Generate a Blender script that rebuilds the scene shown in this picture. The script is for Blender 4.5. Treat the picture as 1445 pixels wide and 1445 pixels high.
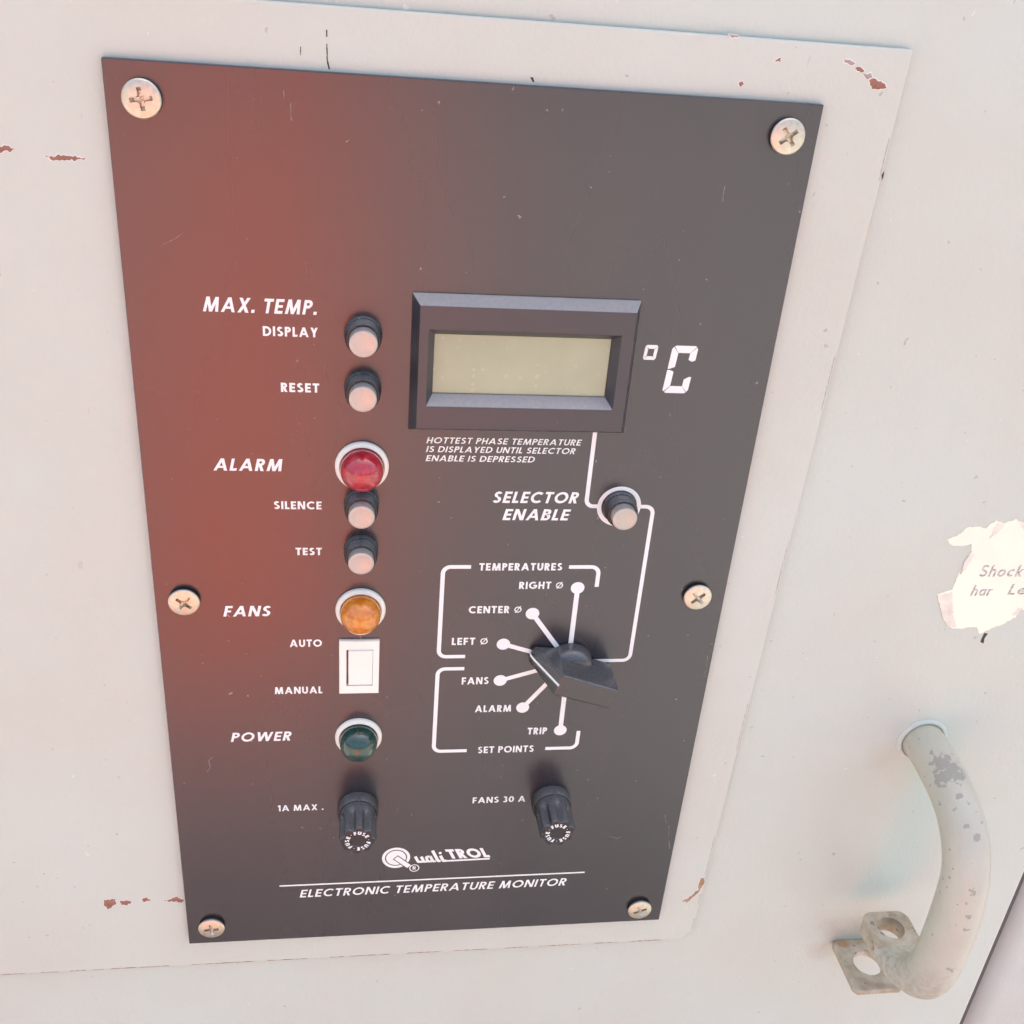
import bpy, bmesh, math, random
from mathutils import Vector, Matrix, noise
random.seed(7)
R = math.radians
scene = bpy.context.scene
for o in list(bpy.data.objects): bpy.data.objects.remove(o)
COL = scene.collection
PZ = 1.35            # height of the monitor plate's centre above the ground (m)

# ------------------------------------------------------------------ camera
cd = bpy.data.cameras.new('camera'); cam = bpy.data.objects.new('camera', cd); COL.objects.link(cam)
cr = Vector((.98928, -.12502, .07541)); cu = Vector((-.00625, .47975, .87738)); cf = Vector((.14587, .86845, -.47383))
m = Matrix((cr, cu, -cf)).transposed().to_4x4(); m.translation = Vector((-.03178, -.29727, PZ + .19516))
cam.matrix_world = m
cd.sensor_fit = 'HORIZONTAL'; cd.sensor_width = 36; cd.lens = 36 * 1500.385 / 1445
cd.clip_start = .01; cd.clip_end = 2000
scene.camera = cam

# ------------------------------------------------------------------ sky, sun, exposure
SUN_EL, SUN_ROT = 55, 12          # the sun stands behind the cabinet: its front is in open shade
w = bpy.data.worlds.new('World'); scene.world = w; w.use_nodes = True
nt = w.node_tree; bg = nt.nodes['Background']
sky = nt.nodes.new('ShaderNodeTexSky'); sky.sky_type = 'NISHITA'; sky.sun_disc = False
sky.sun_elevation = R(SUN_EL); sky.sun_rotation = R(SUN_ROT); sky.dust_density = 10; sky.air_density = .6; sky.ozone_density = 0
nt.links.new(sky.outputs[0], bg.inputs[0]); bg.inputs[1].default_value = .15
ld = bpy.data.lights.new('sun', 'SUN'); ld.energy = 2.2; ld.angle = R(.5); ld.color = (1, .985, .955)
sun = bpy.data.objects.new('sun', ld); COL.objects.link(sun)
sd = Vector((math.sin(R(SUN_ROT)) * math.cos(R(SUN_EL)), math.cos(R(SUN_ROT)) * math.cos(R(SUN_EL)), math.sin(R(SUN_EL))))
sun.rotation_euler = sd.to_track_quat('Z', 'Y').to_euler(); sun.location = sd * 10
vs = scene.view_settings; vs.view_transform = 'Standard'; vs.look = 'None'; vs.gamma = 1; vs.use_curve_mapping = False
vs.exposure = 2.41
scene.render.resolution_x = scene.render.resolution_y = 1024

# ------------------------------------------------------------------ materials
MATS = {}
def mat(name, col, rough=.5, metal=0, spec=.5, coat=0, trans=0, bump=0, bscale=200, var=0, vscale=20, col2=None, ior=1.5, sss=0, coatr=.05):
    if name in MATS: return MATS[name]
    M = bpy.data.materials.new(name); M.use_nodes = True; n = M.node_tree.nodes; L = M.node_tree.links
    p = n['Principled BSDF']
    p.inputs['Base Color'].default_value = (*col, 1); p.inputs['Roughness'].default_value = rough; p.inputs['Metallic'].default_value = metal
    p.inputs['Specular IOR Level'].default_value = spec; p.inputs['Coat Weight'].default_value = coat; p.inputs['Coat Roughness'].default_value = coatr
    p.inputs['Transmission Weight'].default_value = trans; p.inputs['IOR'].default_value = ior
    tc = n.new('ShaderNodeTexCoord'); M['tc'] = 1
    if var or col2:
        nz = n.new('ShaderNodeTexNoise'); nz.inputs['Scale'].default_value = vscale; nz.inputs['Detail'].default_value = 6
        L.new(tc.outputs['Object'], nz.inputs['Vector'])
        rp = n.new('ShaderNodeValToRGB'); rp.color_ramp.elements[0].position = .35; rp.color_ramp.elements[1].position = .65
        c2 = col2 if col2 else tuple(c * (1 - var) for c in col)
        rp.color_ramp.elements[0].color = (*c2, 1); rp.color_ramp.elements[1].color = (*col, 1)
        L.new(nz.outputs['Fac'], rp.inputs[0]); L.new(rp.outputs[0], p.inputs['Base Color'])
    if bump:
        nb = n.new('ShaderNodeTexNoise'); nb.inputs['Scale'].default_value = bscale; nb.inputs['Detail'].default_value = 3
        L.new(tc.outputs['Object'], nb.inputs['Vector'])
        b = n.new('ShaderNodeBump'); b.inputs['Strength'].default_value = bump; b.inputs['Distance'].default_value = .0005
        L.new(nb.outputs['Fac'], b.inputs['Height']); L.new(b.outputs[0], p.inputs['Normal'])
    MATS[name] = M; return M

def specks(M, scale, thr, col, rot=0, stretch=(1, 1, 1), chance=.5, amount=1.0, flat=False):
    """sparse dust specks or short scratches mixed over the base colour"""
    n = M.node_tree.nodes; L = M.node_tree.links; p = n['Principled BSDF']
    tc = n.new('ShaderNodeTexCoord'); mp = n.new('ShaderNodeMapping'); mp.inputs['Scale'].default_value = stretch; mp.inputs['Rotation'].default_value = (0, 0, rot) if flat else (0, rot, 0)
    wn = n.new('ShaderNodeTexNoise'); wn.inputs['Scale'].default_value = scale * 2.5
    wa = n.new('ShaderNodeVectorMath'); wa.operation = 'MULTIPLY_ADD'; wa.inputs[1].default_value = (.5 / scale,) * 3
    if flat:
        sp0 = n.new('ShaderNodeSeparateXYZ'); cb0 = n.new('ShaderNodeCombineXYZ'); L.new(tc.outputs['Object'], sp0.inputs[0]); L.new(sp0.outputs['X'], cb0.inputs['X']); L.new(sp0.outputs['Z'], cb0.inputs['Y']); L.new(cb0.outputs[0], mp.inputs['Vector'])
    else: L.new(tc.outputs['Object'], mp.inputs['Vector'])
    L.new(mp.outputs[0], wn.inputs['Vector']); L.new(wn.outputs['Color'], wa.inputs[0]); L.new(mp.outputs[0], wa.inputs[2])
    v = n.new('ShaderNodeTexVoronoi'); v.inputs['Scale'].default_value = scale; v.voronoi_dimensions = '2D' if flat else '3D'
    L.new(wa.outputs[0], v.inputs['Vector'])
    sp = n.new('ShaderNodeSeparateColor'); L.new(v.outputs['Color'], sp.inputs[0])
    a = n.new('ShaderNodeMath'); a.operation = 'LESS_THAN'; a.inputs[1].default_value = chance; L.new(sp.outputs[0], a.inputs[0])
    sz = n.new('ShaderNodeMath'); sz.operation = 'MULTIPLY'; sz.inputs[1].default_value = thr; L.new(sp.outputs[1], sz.inputs[0])
    d = n.new('ShaderNodeMath'); d.operation = 'LESS_THAN'; L.new(v.outputs['Distance'], d.inputs[0]); L.new(sz.outputs[0], d.inputs[1])
    k = n.new('ShaderNodeMath'); k.operation = 'MULTIPLY'; L.new(a.outputs[0], k.inputs[0]); L.new(d.outputs[0], k.inputs[1])
    k2 = n.new('ShaderNodeMath'); k2.operation = 'MULTIPLY'; k2.inputs[1].default_value = amount; L.new(k.outputs[0], k2.inputs[0])
    mx = n.new('ShaderNodeMix'); mx.data_type = 'RGBA'; L.new(k2.outputs[0], mx.inputs[0])
    src = p.inputs['Base Color']
    if src.is_linked: L.new(src.links[0].from_socket, mx.inputs[6])
    else: mx.inputs[6].default_value = src.default_value
    mx.inputs[7].default_value = (*col, 1); L.new(mx.outputs[2], src)
    return k2

PAINT = (.56, .615, .535)
def paint(name, col=PAINT):
    """old sprayed enamel: orange peel, faint dents, slight yellowing blotches and dirt specks"""
    M = mat(name, col, rough=.42, spec=.4, bump=.3, bscale=650, vscale=14, col2=(col[0] * .985, col[1] * .945, col[2] * .925))
    n = M.node_tree.nodes; L = M.node_tree.links; p = n['Principled BSDF']
    tc = n.new('ShaderNodeTexCoord')
    b1 = p.inputs['Normal'].links[0].from_node
    dn = n.new('ShaderNodeTexNoise'); dn.inputs['Scale'].default_value = 16; dn.inputs['Detail'].default_value = 2; L.new(tc.outputs['Object'], dn.inputs['Vector'])
    b2 = n.new('ShaderNodeBump'); b2.inputs['Strength'].default_value = .5; b2.inputs['Distance'].default_value = .0016; L.new(dn.outputs['Fac'], b2.inputs['Height']); L.new(b2.outputs[0], b1.inputs['Normal'])
    rn = n.new('ShaderNodeTexNoise'); rn.inputs['Scale'].default_value = 45; rn.inputs['Detail'].default_value = 6; L.new(tc.outputs['Object'], rn.inputs['Vector'])
    rm = n.new('ShaderNodeMapRange'); rm.inputs['To Min'].default_value = .32; rm.inputs['To Max'].default_value = .55; L.new(rn.outputs['Fac'], rm.inputs['Value']); L.new(rm.outputs[0], p.inputs['Roughness'])
    specks(M, 70, .045, (.36, .30, .24), chance=.14, amount=.6, flat=True)
    specks(M, 150, .07, (.42, .36, .30), chance=.10, amount=.6, flat=True)
    specks(M, 110, .045, (.74, .73, .69), chance=.07, amount=.6, flat=True)
    specks(M, 60, .02, (.42, .38, .33), rot=.5, stretch=(1, .2, 1), chance=.12, amount=.3, flat=True)
    return M
def stain_shade(M, spots, col):
    """dirt and painted-in soft shadow on the paint; spots (x mm, z mm, radius mm, amount)"""
    n = M.node_tree.nodes; L = M.node_tree.links; p = n['Principled BSDF']
    tc = n.new('ShaderNodeTexCoord'); nz = n.new('ShaderNodeTexNoise'); nz.inputs['Scale'].default_value = 110; nz.inputs['Detail'].default_value = 7; L.new(tc.outputs['Object'], nz.inputs['Vector'])
    for (x, z, rr, am) in spots:
        ds = n.new('ShaderNodeVectorMath'); ds.operation = 'DISTANCE'; ds.inputs[1].default_value = (x / 1000, .0046, z / 1000); L.new(tc.outputs['Object'], ds.inputs[0])
        ma = n.new('ShaderNodeMath'); ma.operation = 'MULTIPLY_ADD'; ma.inputs[1].default_value = rr / 1000 * 1.3; L.new(nz.outputs['Fac'], ma.inputs[0]); L.new(ds.outputs['Value'], ma.inputs[2])
        mr = n.new('ShaderNodeMapRange'); mr.inputs['From Min'].default_value = rr / 1000 * 1.6; mr.inputs['From Max'].default_value = rr / 1000 * .55; mr.inputs['To Max'].default_value = am; L.new(ma.outputs[0], mr.inputs['Value'])
        mx = n.new('ShaderNodeMix'); mx.data_type = 'RGBA'; L.new(mr.outputs[0], mx.inputs[0]); L.new(p.inputs['Base Color'].links[0].from_socket, mx.inputs[6]); mx.inputs[7].default_value = (*col, 1); L.new(mx.outputs[2], p.inputs['Base Color'])
M_DOOR = paint('door_paint'); M_SHEET = paint('sheet_paint', (.57, .613, .53)); M_FRAME = paint('frame_paint', (.54, .575, .52))
stain_shade(M_DOOR, [(184, -180, 13, .75), (176, -190, 9, .5), (197, -176, 10, .5), (176, -80, 10, .25)], (.40, .35, .26))  # grime round the hasp; the last spot paints the handle shaft's soft shadow
M_PLATE = mat('black_anodised', (.018, .016, .020), rough=.26, spec=.76, bump=.03, bscale=2500, ior=1.6)
specks(M_PLATE, 85, .035, (.42, .37, .34), chance=.06, amount=.5, flat=True)
specks(M_PLATE, 210, .06, (.40, .36, .33), chance=.07, amount=.45, flat=True)
def smudges(M, lo, hi, scale):
    n = M.node_tree.nodes; L = M.node_tree.links; p = n['Principled BSDF']
    tc = n.new('ShaderNodeTexCoord'); mp = n.new('ShaderNodeMapping'); mp.inputs['Rotation'].default_value = (0, .5, 0); mp.inputs['Scale'].default_value = (1, 1, .35); L.new(tc.outputs['Object'], mp.inputs[0])
    nz = n.new('ShaderNodeTexNoise'); nz.inputs['Scale'].default_value = scale; nz.inputs['Detail'].default_value = 4; nz.inputs['Roughness'].default_value = .5; nz.inputs['Distortion'].default_value = .3; L.new(mp.outputs[0], nz.inputs['Vector'])
    mr = n.new('ShaderNodeMapRange'); mr.inputs['From Min'].default_value = .3; mr.inputs['From Max'].default_value = .7; mr.inputs['To Min'].default_value = lo; mr.inputs['To Max'].default_value = hi; L.new(nz.outputs['Fac'], mr.inputs['Value']); L.new(mr.outputs[0], p.inputs['Roughness'])
    # a thin uneven film of dust
    m2 = n.new('ShaderNodeMapRange'); m2.inputs['From Min'].default_value = .2; m2.inputs['From Max'].default_value = .8; m2.inputs['To Max'].default_value = .03; L.new(nz.outputs['Fac'], m2.inputs['Value'])
    mx = n.new('ShaderNodeMix'); mx.data_type = 'RGBA'; L.new(m2.outputs[0], mx.inputs[0]); L.new(p.inputs['Base Color'].links[0].from_socket, mx.inputs[6]); mx.inputs[7].default_value = (.42, .36, .32, 1); L.new(mx.outputs[2], p.inputs['Base Color'])
smudges(M_PLATE, .25, .29, 18)
def skylight_dust(M, col, amount, scale=900, lo=.72):
    """dust on the faces that look up, paler to paint in the skylight"""
    n = M.node_tree.nodes; L = M.node_tree.links; p = n['Principled BSDF']
    g = n.new('ShaderNodeNewGeometry'); sx = n.new('ShaderNodeSeparateXYZ'); L.new(g.outputs['Normal'], sx.inputs[0])
    mr = n.new('ShaderNodeMapRange'); mr.inputs['From Min'].default_value = .25; mr.inputs['From Max'].default_value = .85; L.new(sx.outputs['Z'], mr.inputs['Value'])
    tc = n.new('ShaderNodeTexCoord'); nz = n.new('ShaderNodeTexNoise'); nz.inputs['Scale'].default_value = scale; nz.inputs['Detail'].default_value = 5; L.new(tc.outputs['Object'], nz.inputs['Vector'])
    m2 = n.new('ShaderNodeMapRange'); m2.inputs['From Min'].default_value = .3; m2.inputs['From Max'].default_value = .65; m2.inputs['To Min'].default_value = lo; L.new(nz.outputs['Fac'], m2.inputs['Value'])
    k = n.new('ShaderNodeMath'); k.operation = 'MULTIPLY'; L.new(mr.outputs[0], k.inputs[0]); L.new(m2.outputs[0], k.inputs[1])
    k2 = n.new('ShaderNodeMath'); k2.operation = 'MULTIPLY'; k2.inputs[1].default_value = amount; L.new(k.outputs[0], k2.inputs[0])
    mx = n.new('ShaderNodeMix'); mx.data_type = 'RGBA'; L.new(k2.outputs[0], mx.inputs[0]); src = p.inputs['Base Color']
    if src.is_linked: L.new(src.links[0].from_socket, mx.inputs[6])
    else: mx.inputs[6].default_value = src.default_value
    mx.inputs[7].default_value = (*col, 1); L.new(mx.outputs[2], src)
M_PRINT = mat('white_print', (.84, .86, .81), rough=.5)
M_BLACK = mat('black_plastic', (.018, .018, .02), rough=.34, spec=.6, bump=.3, bscale=1500)
specks(M_BLACK, 900, .35, (.16, .15, .14), chance=.3, amount=.6)
M_BEZEL = mat('bezel_plastic', (.038, .036, .042), rough=.36, spec=.75, bump=.12, bscale=1800)
specks(M_BEZEL, 420, .2, (.25, .24, .22), chance=.1, amount=.6)
M_KNOB = mat('knob_plastic', (.017, .016, .017), rough=.27, spec=.8, bump=.1, bscale=2600, ior=1.6)
skylight_dust(M_BLACK, (.25, .245, .235), .55, 2000, .45); skylight_dust(M_BEZEL, (.40, .39, .365), .85, 900, .85); skylight_dust(M_KNOB, (.16, .155, .15), .65, 2300, .35)  # skylight on upward faces is put into the colour along with the dust
M_STEEL = mat('zinc_steel', (.66, .62, .50), rough=.36, metal=.95, bump=.25, bscale=1600, var=.16, vscale=600)
M_CAP = mat('brushed_cap', (.50, .475, .42), rough=.40, metal=.5, bump=.12, bscale=2400, var=.08, vscale=500)
M_SCR = mat('scratched_metal', (.34, .32, .30), rough=.5, col2=(.06, .055, .05), vscale=420)
M_RING = mat('white_collar', (.83, .79, .67), rough=.36, bump=.05, bscale=900)
M_WHITE = mat('white_switch', (.87, .87, .76), rough=.32, coat=.2)
M_LCD = mat('lcd_glass', (.41, .425, .265), rough=.25, spec=.5, var=.10, vscale=55, coat=.6, coatr=.12)
specks(M_LCD, 420, .3, (.52, .51, .37), chance=.22, amount=.35, flat=True)
M_DARK = mat('gap_shade', (.085, .075, .07), rough=.7)  # dark tone painting the shade of the door gap
def lens(name, col, col2):
    M = mat(name, col, rough=.14, spec=.5, coat=1, coatr=.03, trans=.3, col2=col2, vscale=420)
    n = M.node_tree.nodes; L = M.node_tree.links; p = n['Principled BSDF']
    v = n.new('ShaderNodeTexVoronoi'); v.inputs['Scale'].default_value = 700; v.feature = 'DISTANCE_TO_EDGE'
    tc = n.new('ShaderNodeTexCoord'); L.new(tc.outputs['Object'], v.inputs['Vector'])
    b = n.new('ShaderNodeBump'); b.inputs['Strength'].default_value = .22; b.inputs['Distance'].default_value = .0006
    L.new(v.outputs[0], b.inputs['Height']); L.new(b.outputs[0], p.inputs['Normal'])
    return M
M_RED = lens('red_lens', (.66, .03, .05), (.46, .010, .025))
M_AMB = lens('amber_lens', (.95, .38, .02), (.78, .21, .008))
M_GRN = lens('green_lens', (.012, .085, .050), (.006, .040, .026))
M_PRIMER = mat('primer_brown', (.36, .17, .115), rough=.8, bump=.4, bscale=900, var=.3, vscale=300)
M_RUSTTAN = mat('rust_tan', (.43, .27, .15), rough=.85, bump=.4, bscale=900, var=.35, vscale=300)
M_PRIMGREY = mat('pale_primer', (.46, .37, .33), rough=.8, var=.3, vscale=300)
M_INK = mat('black_chip', (.035, .030, .026), rough=.6)
M_LIFT = mat('lifted_edge_highlight', (.74, .72, .66), rough=.5)  # pale tone paints the highlight along chipped edges
M_STICK = mat('sticker_paper', (.91, .91, .72), rough=.6, bump=.15, bscale=700, col2=(.88, .86, .68), vscale=70)
M_STICK2 = mat('sticker_glue', (.82, .80, .66), rough=.7, bump=.4, bscale=500, col2=(.70, .63, .54), vscale=160)
M_FADED = mat('faded_ink', (.26, .245, .23), rough=.6, col2=(.66, .64, .60), vscale=700)
M_BOUNCE = mat('red_bounce', (.60, .115, .055), rough=.95, var=.3, vscale=3)
M_CONC = mat('concrete', (.165, .166, .162), rough=.9, var=.2, vscale=4)

# handle paint: worn through to grey metal in patches
M_HAND = mat('worn_handle_paint', (.52, .505, .40), rough=.30, bump=.35, bscale=700, var=.07, vscale=60)
M_LUG = mat('rough_worn_steel', (.55, .49, .37), rough=.6, bump=1.0, bscale=700, col2=(.36, .29, .19), vscale=150)
specks(M_LUG, 160, .55, (.38, .20, .09), chance=.22, amount=.7); specks(M_LUG, 420, .45, (.20, .17, .13), chance=.3, amount=.7)
def wear(M):
    n = M.node_tree.nodes; L = M.node_tree.links; p = n['Principled BSDF']
    tc = n.new('ShaderNodeTexCoord')
    nz = n.new('ShaderNodeTexNoise'); nz.inputs['Scale'].default_value = 480; nz.inputs['Detail'].default_value = 8; nz.inputs['Roughness'].default_value = .7
    L.new(tc.outputs['Object'], nz.inputs['Vector'])
    fac = None
    # (centre in mm: x, out, z relative to the shaft foot), radius mm
    for (x, d, z, rr) in [(-2.5, 15.9, 6.0, 3.8), (-5.2, 20.8, 3.6, 2.6), (-0.9, 20.8, 5.5, 3.2), (-4.7, 9.6, 6.0, 1.2), (-2.2, 29.3, 2.3, 1.7), (-5.1, 32.4, -0.8, 1.2), (-7.8, 27.5, -3.0, 1.2), (-2.9, 38.6, -3.5, 1.2), (-0.2, 41.9, -5.5, 1.7), (-2.6, 46.9, -12.9, 0.9), (-1.6, 51.1, -21.9, 2.0), (-1.8, 52.0, -27.4, 1.5), (-8.1, 42.8, -24.5, 1.2), (-8.2, 44.5, -30.2, 0.9), (-4.6, 52.1, -37.7, 1.2), (-6.9, 50.1, -54.4, 0.9), (-1.3, 53.1, -32.8, 1.8), (-0.9, 53.6, -38.8, 1.5), (-0.4, 54.1, -59.4, 2.2), (-6.0, 51.2, -42.0, 0.9), (3.0, 37.4, -2.6, 0.9), (-7.2, 44.6, -17.5, 0.7)]:
        ds = n.new('ShaderNodeVectorMath'); ds.operation = 'DISTANCE'; ds.inputs[1].default_value = (x / 1000, -d / 1000, z / 1000)
        L.new(tc.outputs['Object'], ds.inputs[0])
        ma = n.new('ShaderNodeMath'); ma.operation = 'MULTIPLY_ADD'; L.new(nz.outputs['Fac'], ma.inputs[0]); ma.inputs[1].default_value = rr / 1000 * 4.6; L.new(ds.outputs['Value'], ma.inputs[2])
        lt = n.new('ShaderNodeMath'); lt.operation = 'LESS_THAN'; lt.inputs[1].default_value = rr / 1000 * (3.45 if rr > 2.4 else 2.92); L.new(ma.outputs[0], lt.inputs[0])
        if fac is None: fac = lt.outputs[0]
        else:
            mm = n.new('ShaderNodeMath'); mm.operation = 'MAXIMUM'; L.new(fac, mm.inputs[0]); L.new(lt.outputs[0], mm.inputs[1]); fac = mm.outputs[0]
    mx = n.new('ShaderNodeMix'); mx.data_type = 'RGBA'; L.new(fac, mx.inputs[0]); L.new(p.inputs['Base Color'].links[0].from_socket, mx.inputs[6]); mx.inputs[7].default_value = (.34, .325, .27, 1); L.new(mx.outputs[2], p.inputs['Base Color'])
    mr = n.new('ShaderNodeMix'); mr.data_type = 'FLOAT'; L.new(fac, mr.inputs[0]); mr.inputs[2].default_value = .36; mr.inputs[3].default_value = .5; L.new(mr.outputs[0], p.inputs['Roughness'])
    # grime that gathers at the rubbed lower end
    sx = n.new('ShaderNodeSeparateXYZ'); L.new(tc.outputs['Object'], sx.inputs[0])
    mr2 = n.new('ShaderNodeMapRange'); mr2.inputs['From Min'].default_value = -.058; mr2.inputs['From Max'].default_value = -.085; mr2.inputs['To Max'].default_value = .55; L.new(sx.outputs['Z'], mr2.inputs['Value'])
    n2 = n.new('ShaderNodeTexNoise'); n2.inputs['Scale'].default_value = 420; n2.inputs['Detail'].default_value = 6; L.new(tc.outputs['Object'], n2.inputs['Vector'])
    r2 = n.new('ShaderNodeValToRGB'); r2.color_ramp.elements[0].position = .42; r2.color_ramp.elements[1].position = .62; L.new(n2.outputs['Fac'], r2.inputs[0])
    mu = n.new('ShaderNodeMath'); mu.operation = 'MULTIPLY'; L.new(mr2.outputs[0], mu.inputs[0]); L.new(r2.outputs[0], mu.inputs[1])
    m3 = n.new('ShaderNodeMix'); m3.data_type = 'RGBA'; L.new(mu.outputs[0], m3.inputs[0]); L.new(mx.outputs[2], m3.inputs[6]); m3.inputs[7].default_value = (.33, .28, .23, 1); L.new(m3.outputs[2], p.inputs['Base Color'])
specks(M_HAND, 380, .26, (.33, .29, .25), chance=.22, amount=.7)
wear(M_HAND)

# ------------------------------------------------------------------ mesh helpers (panel space in mm: X right, Z up, D out of the panel)
def V(x, z, d): return Vector((x / 1000, -d / 1000, z / 1000))
class MB:
    def __init__(s): s.v = []; s.f = []; s.k = 0
    def poly(s, pts, d=None):
        """flat polygon, pts (x,z) counter-clockwise seen from the front, or (x,z,d)"""
        b = len(s.v)
        for p in pts: s.v.append(tuple(p) if d is None else (p[0], p[1], d))
        s.f.append(tuple(range(b, b + len(pts))))
    def prism(s, pts, d0, d1):
        b = len(s.v); n = len(pts)
        for p in pts: s.v.append((p[0], p[1], d0))
        for p in pts: s.v.append((p[0], p[1], d1))
        s.f.append(tuple(b + n + i for i in range(n))); s.f.append(tuple(b + n - 1 - i for i in range(n)))
        for i in range(n): j = (i + 1) % n; s.f.append((b + i, b + j, b + n + j, b + n + i))
    def box(s, x0, x1, z0, z1, d0, d1): s.prism([(x0, z0), (x1, z0), (x1, z1), (x0, z1)], d0, d1)
    def rings(s, rings, closed_top=True, closed_bottom=False):
        """rings: lists of (x,z,d) of equal length, from the back to the front"""
        n = len(rings[0]); b = len(s.v)
        for r in rings: s.v.extend([tuple(p) for p in r])
        for k in range(len(rings) - 1):
            for i in range(n):
                j = (i + 1) % n; s.f.append((b + k * n + i, b + k * n + j, b + (k + 1) * n + j, b + (k + 1) * n + i))
        if closed_top: s.f.append(tuple(b + (len(rings) - 1) * n + i for i in range(n)))
        if closed_bottom: s.f.append(tuple(b + n - 1 - i for i in range(n)))
    def lathe(s, prof, n=48, cx=0, cz=0, top=True, bottom=True, fn=None):
        rr = []
        for (r, d) in prof:
            rr.append([(cx + r * (fn(a, r, d) if fn else 1) * math.cos(a), cz + r * (fn(a, r, d) if fn else 1) * math.sin(a), d) for a in [2 * math.pi * i / n for i in range(n)]])
        s.rings(rr, top, bottom)
    def build(s, name, M, parent=None, origin=(0, 0, 0), smooth=None, bevel=0):
        """origin in mm, the vertices are relative to it"""
        me = bpy.data.meshes.new(name); me.from_pydata([V(*p) for p in s.v], [], s.f)
        bm = bmesh.new(); bm.from_mesh(me); bmesh.ops.recalc_face_normals(bm, faces=bm.faces) if s.k == 0 else None; bm.to_mesh(me); bm.free()
        me.materials.append(M)
        o = bpy.data.objects.new(name, me); COL.objects.link(o)
        place(o, parent, origin)
        if smooth:
            me.shade_smooth(); me.set_sharp_from_angle(angle=R(smooth))
        if bevel:
            bv = o.modifiers.new('bevel', 'BEVEL'); bv.width = bevel / 1000; bv.segments = 2; bv.limit_method = 'ANGLE'; bv.angle_limit = R(40)
        return o
ORG = {}
def place(o, parent, origin):
    ORG[o.name] = origin
    if parent is None: o.location = V(*origin) + Vector((0, 0, PZ))
    else:
        o.parent = parent; po = ORG[parent.name]; o.location = V(origin[0] - po[0], origin[1] - po[1], origin[2] - po[2])
def empty(name, origin, label, cat, group=None):
    o = bpy.data.objects.new(name, None); COL.objects.link(o); o.empty_display_size = .02; place(o, None, origin)
    o['label'] = label; o['category'] = cat
    if group: o['group'] = group
    return o
def part_empty(name, parent, origin, label=None):
    o = bpy.data.objects.new(name, None); COL.objects.link(o); o.empty_display_size = .005; place(o, parent, origin)
    if label: o['label'] = label
    return o
def copy_part(o, parent, origin, label=None):
    c = o.copy(); COL.objects.link(c); place(c, parent, origin)
    if label: c['label'] = label
    elif 'label' in c and o['label'] and label is None and not o.parent is parent: pass
    for ch in o.children:
        k = ch.copy(); COL.objects.link(k); k.parent = c; ORG[k.name] = tuple(a + b for a, b in zip(origin, tuple(x - y for x, y in zip(ORG[ch.name], ORG[o.name]))))
    return c
def finish(o, n=5):
    return o

# ------------------------------------------------------------------ ground
def sheet(name, x0, x1, y0, y1, z, M, kind='structure'):
    me = bpy.data.meshes.new(name); me.from_pydata([(x0, y0, z), (x1, y0, z), (x1, y1, z), (x0, y1, z)], [], [(0, 1, 2, 3)]); me.materials.append(M)
    o = bpy.data.objects.new(name, me); COL.objects.link(o); o['kind'] = kind; return o
sheet('ground', -400, 400, -400, 400, 0, M_CONC)
me = bpy.data.meshes.new('red_bounce_patch'); me.from_pydata([(-.6, -1.6, .004), (-.05, -1.6, .004), (.6, -40, .004), (-9, -40, .004)], [], [(0, 3, 2, 1)]); me.materials.append(M_BOUNCE)
bounce = bpy.data.objects.new('red_bounce_patch', me); COL.objects.link(bounce); bounce['kind'] = 'structure'  # unseen red patch, added and shaped to redden the plate's reflection

# ------------------------------------------------------------------ cabinet
D_SHEET, D_DOOR = -2.2, -4.6
cab = empty('electrical_cabinet', (0, -1350 + 4.2, -340), 'pale grey painted steel cabinet body behind the door with its narrow right panel', 'cabinet')
b = MB(); b.box(-800, 900, -1345, 520, -640, -30); b.build('body', M_FRAME, cab, (0, 0, 0), bevel=3)
sec = [(860, -29.8), (860, -9), (281, -9)] + [(281 - 14 * math.sin(R(a)), -23 + 14 * math.cos(R(a))) for a in (10, 20, 30, 40, 50, 60, 70, 80, 90)] + [(267, -29.8)]
b = MB(); b.rings([[(x, -1180, d) for x, d in sec], [(x, 470, d) for x, d in sec]], True, True); b.build('side_panel', M_FRAME, cab, (0, 0, 0), smooth=30)

b = MB(); b.box(261.3, 264.3, -1180, 470, -29.7, -7); b.build('gap_shade_strip', M_DARK, cab, (0, 0, 0), bevel=.5)  # dark strip added along the door edge to paint the gap's shade

door = empty('cabinet_door', (0, -1180, -15), 'pale grey steel cabinet door with chipped paint, a raised mounting sheet and a bar handle', 'door')
b = MB(); b.box(-560, 260.8, -1180, 470, -28.5, D_DOOR); b.build('door_skin', M_DOOR, door, (0, 0, 0), bevel=1.6)
b = MB(); b.prism([(-240, -176.5), (107, -177.2), (112.2, -172), (118.6, 176.6), (-240, 177)], D_DOOR + .7, D_SHEET)
ms = b.build('mounting_sheet', M_SHEET, door, (0, 0, 0), bevel=.6)
# rim worn in broken runs; the lower ones also paint the edge's shadow line
def worn_shade_rim(p0, p1, M, seed, cover, wmax):
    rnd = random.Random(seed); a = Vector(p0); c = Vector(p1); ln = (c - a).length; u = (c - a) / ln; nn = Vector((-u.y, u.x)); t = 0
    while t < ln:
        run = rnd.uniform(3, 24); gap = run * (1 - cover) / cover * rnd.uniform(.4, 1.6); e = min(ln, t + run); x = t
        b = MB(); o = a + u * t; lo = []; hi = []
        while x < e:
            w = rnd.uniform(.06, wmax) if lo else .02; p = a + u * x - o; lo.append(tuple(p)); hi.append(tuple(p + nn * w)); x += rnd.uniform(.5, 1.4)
        b.poly(lo + hi[::-1], D_SHEET + .04); b.build('worn_shade_edge', M, ms, (o.x, o.y, 0))
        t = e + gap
worn_shade_rim((-239, -175.9), (106.5, -176.5), M_PRIMER, 3, .75, .42)
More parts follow.
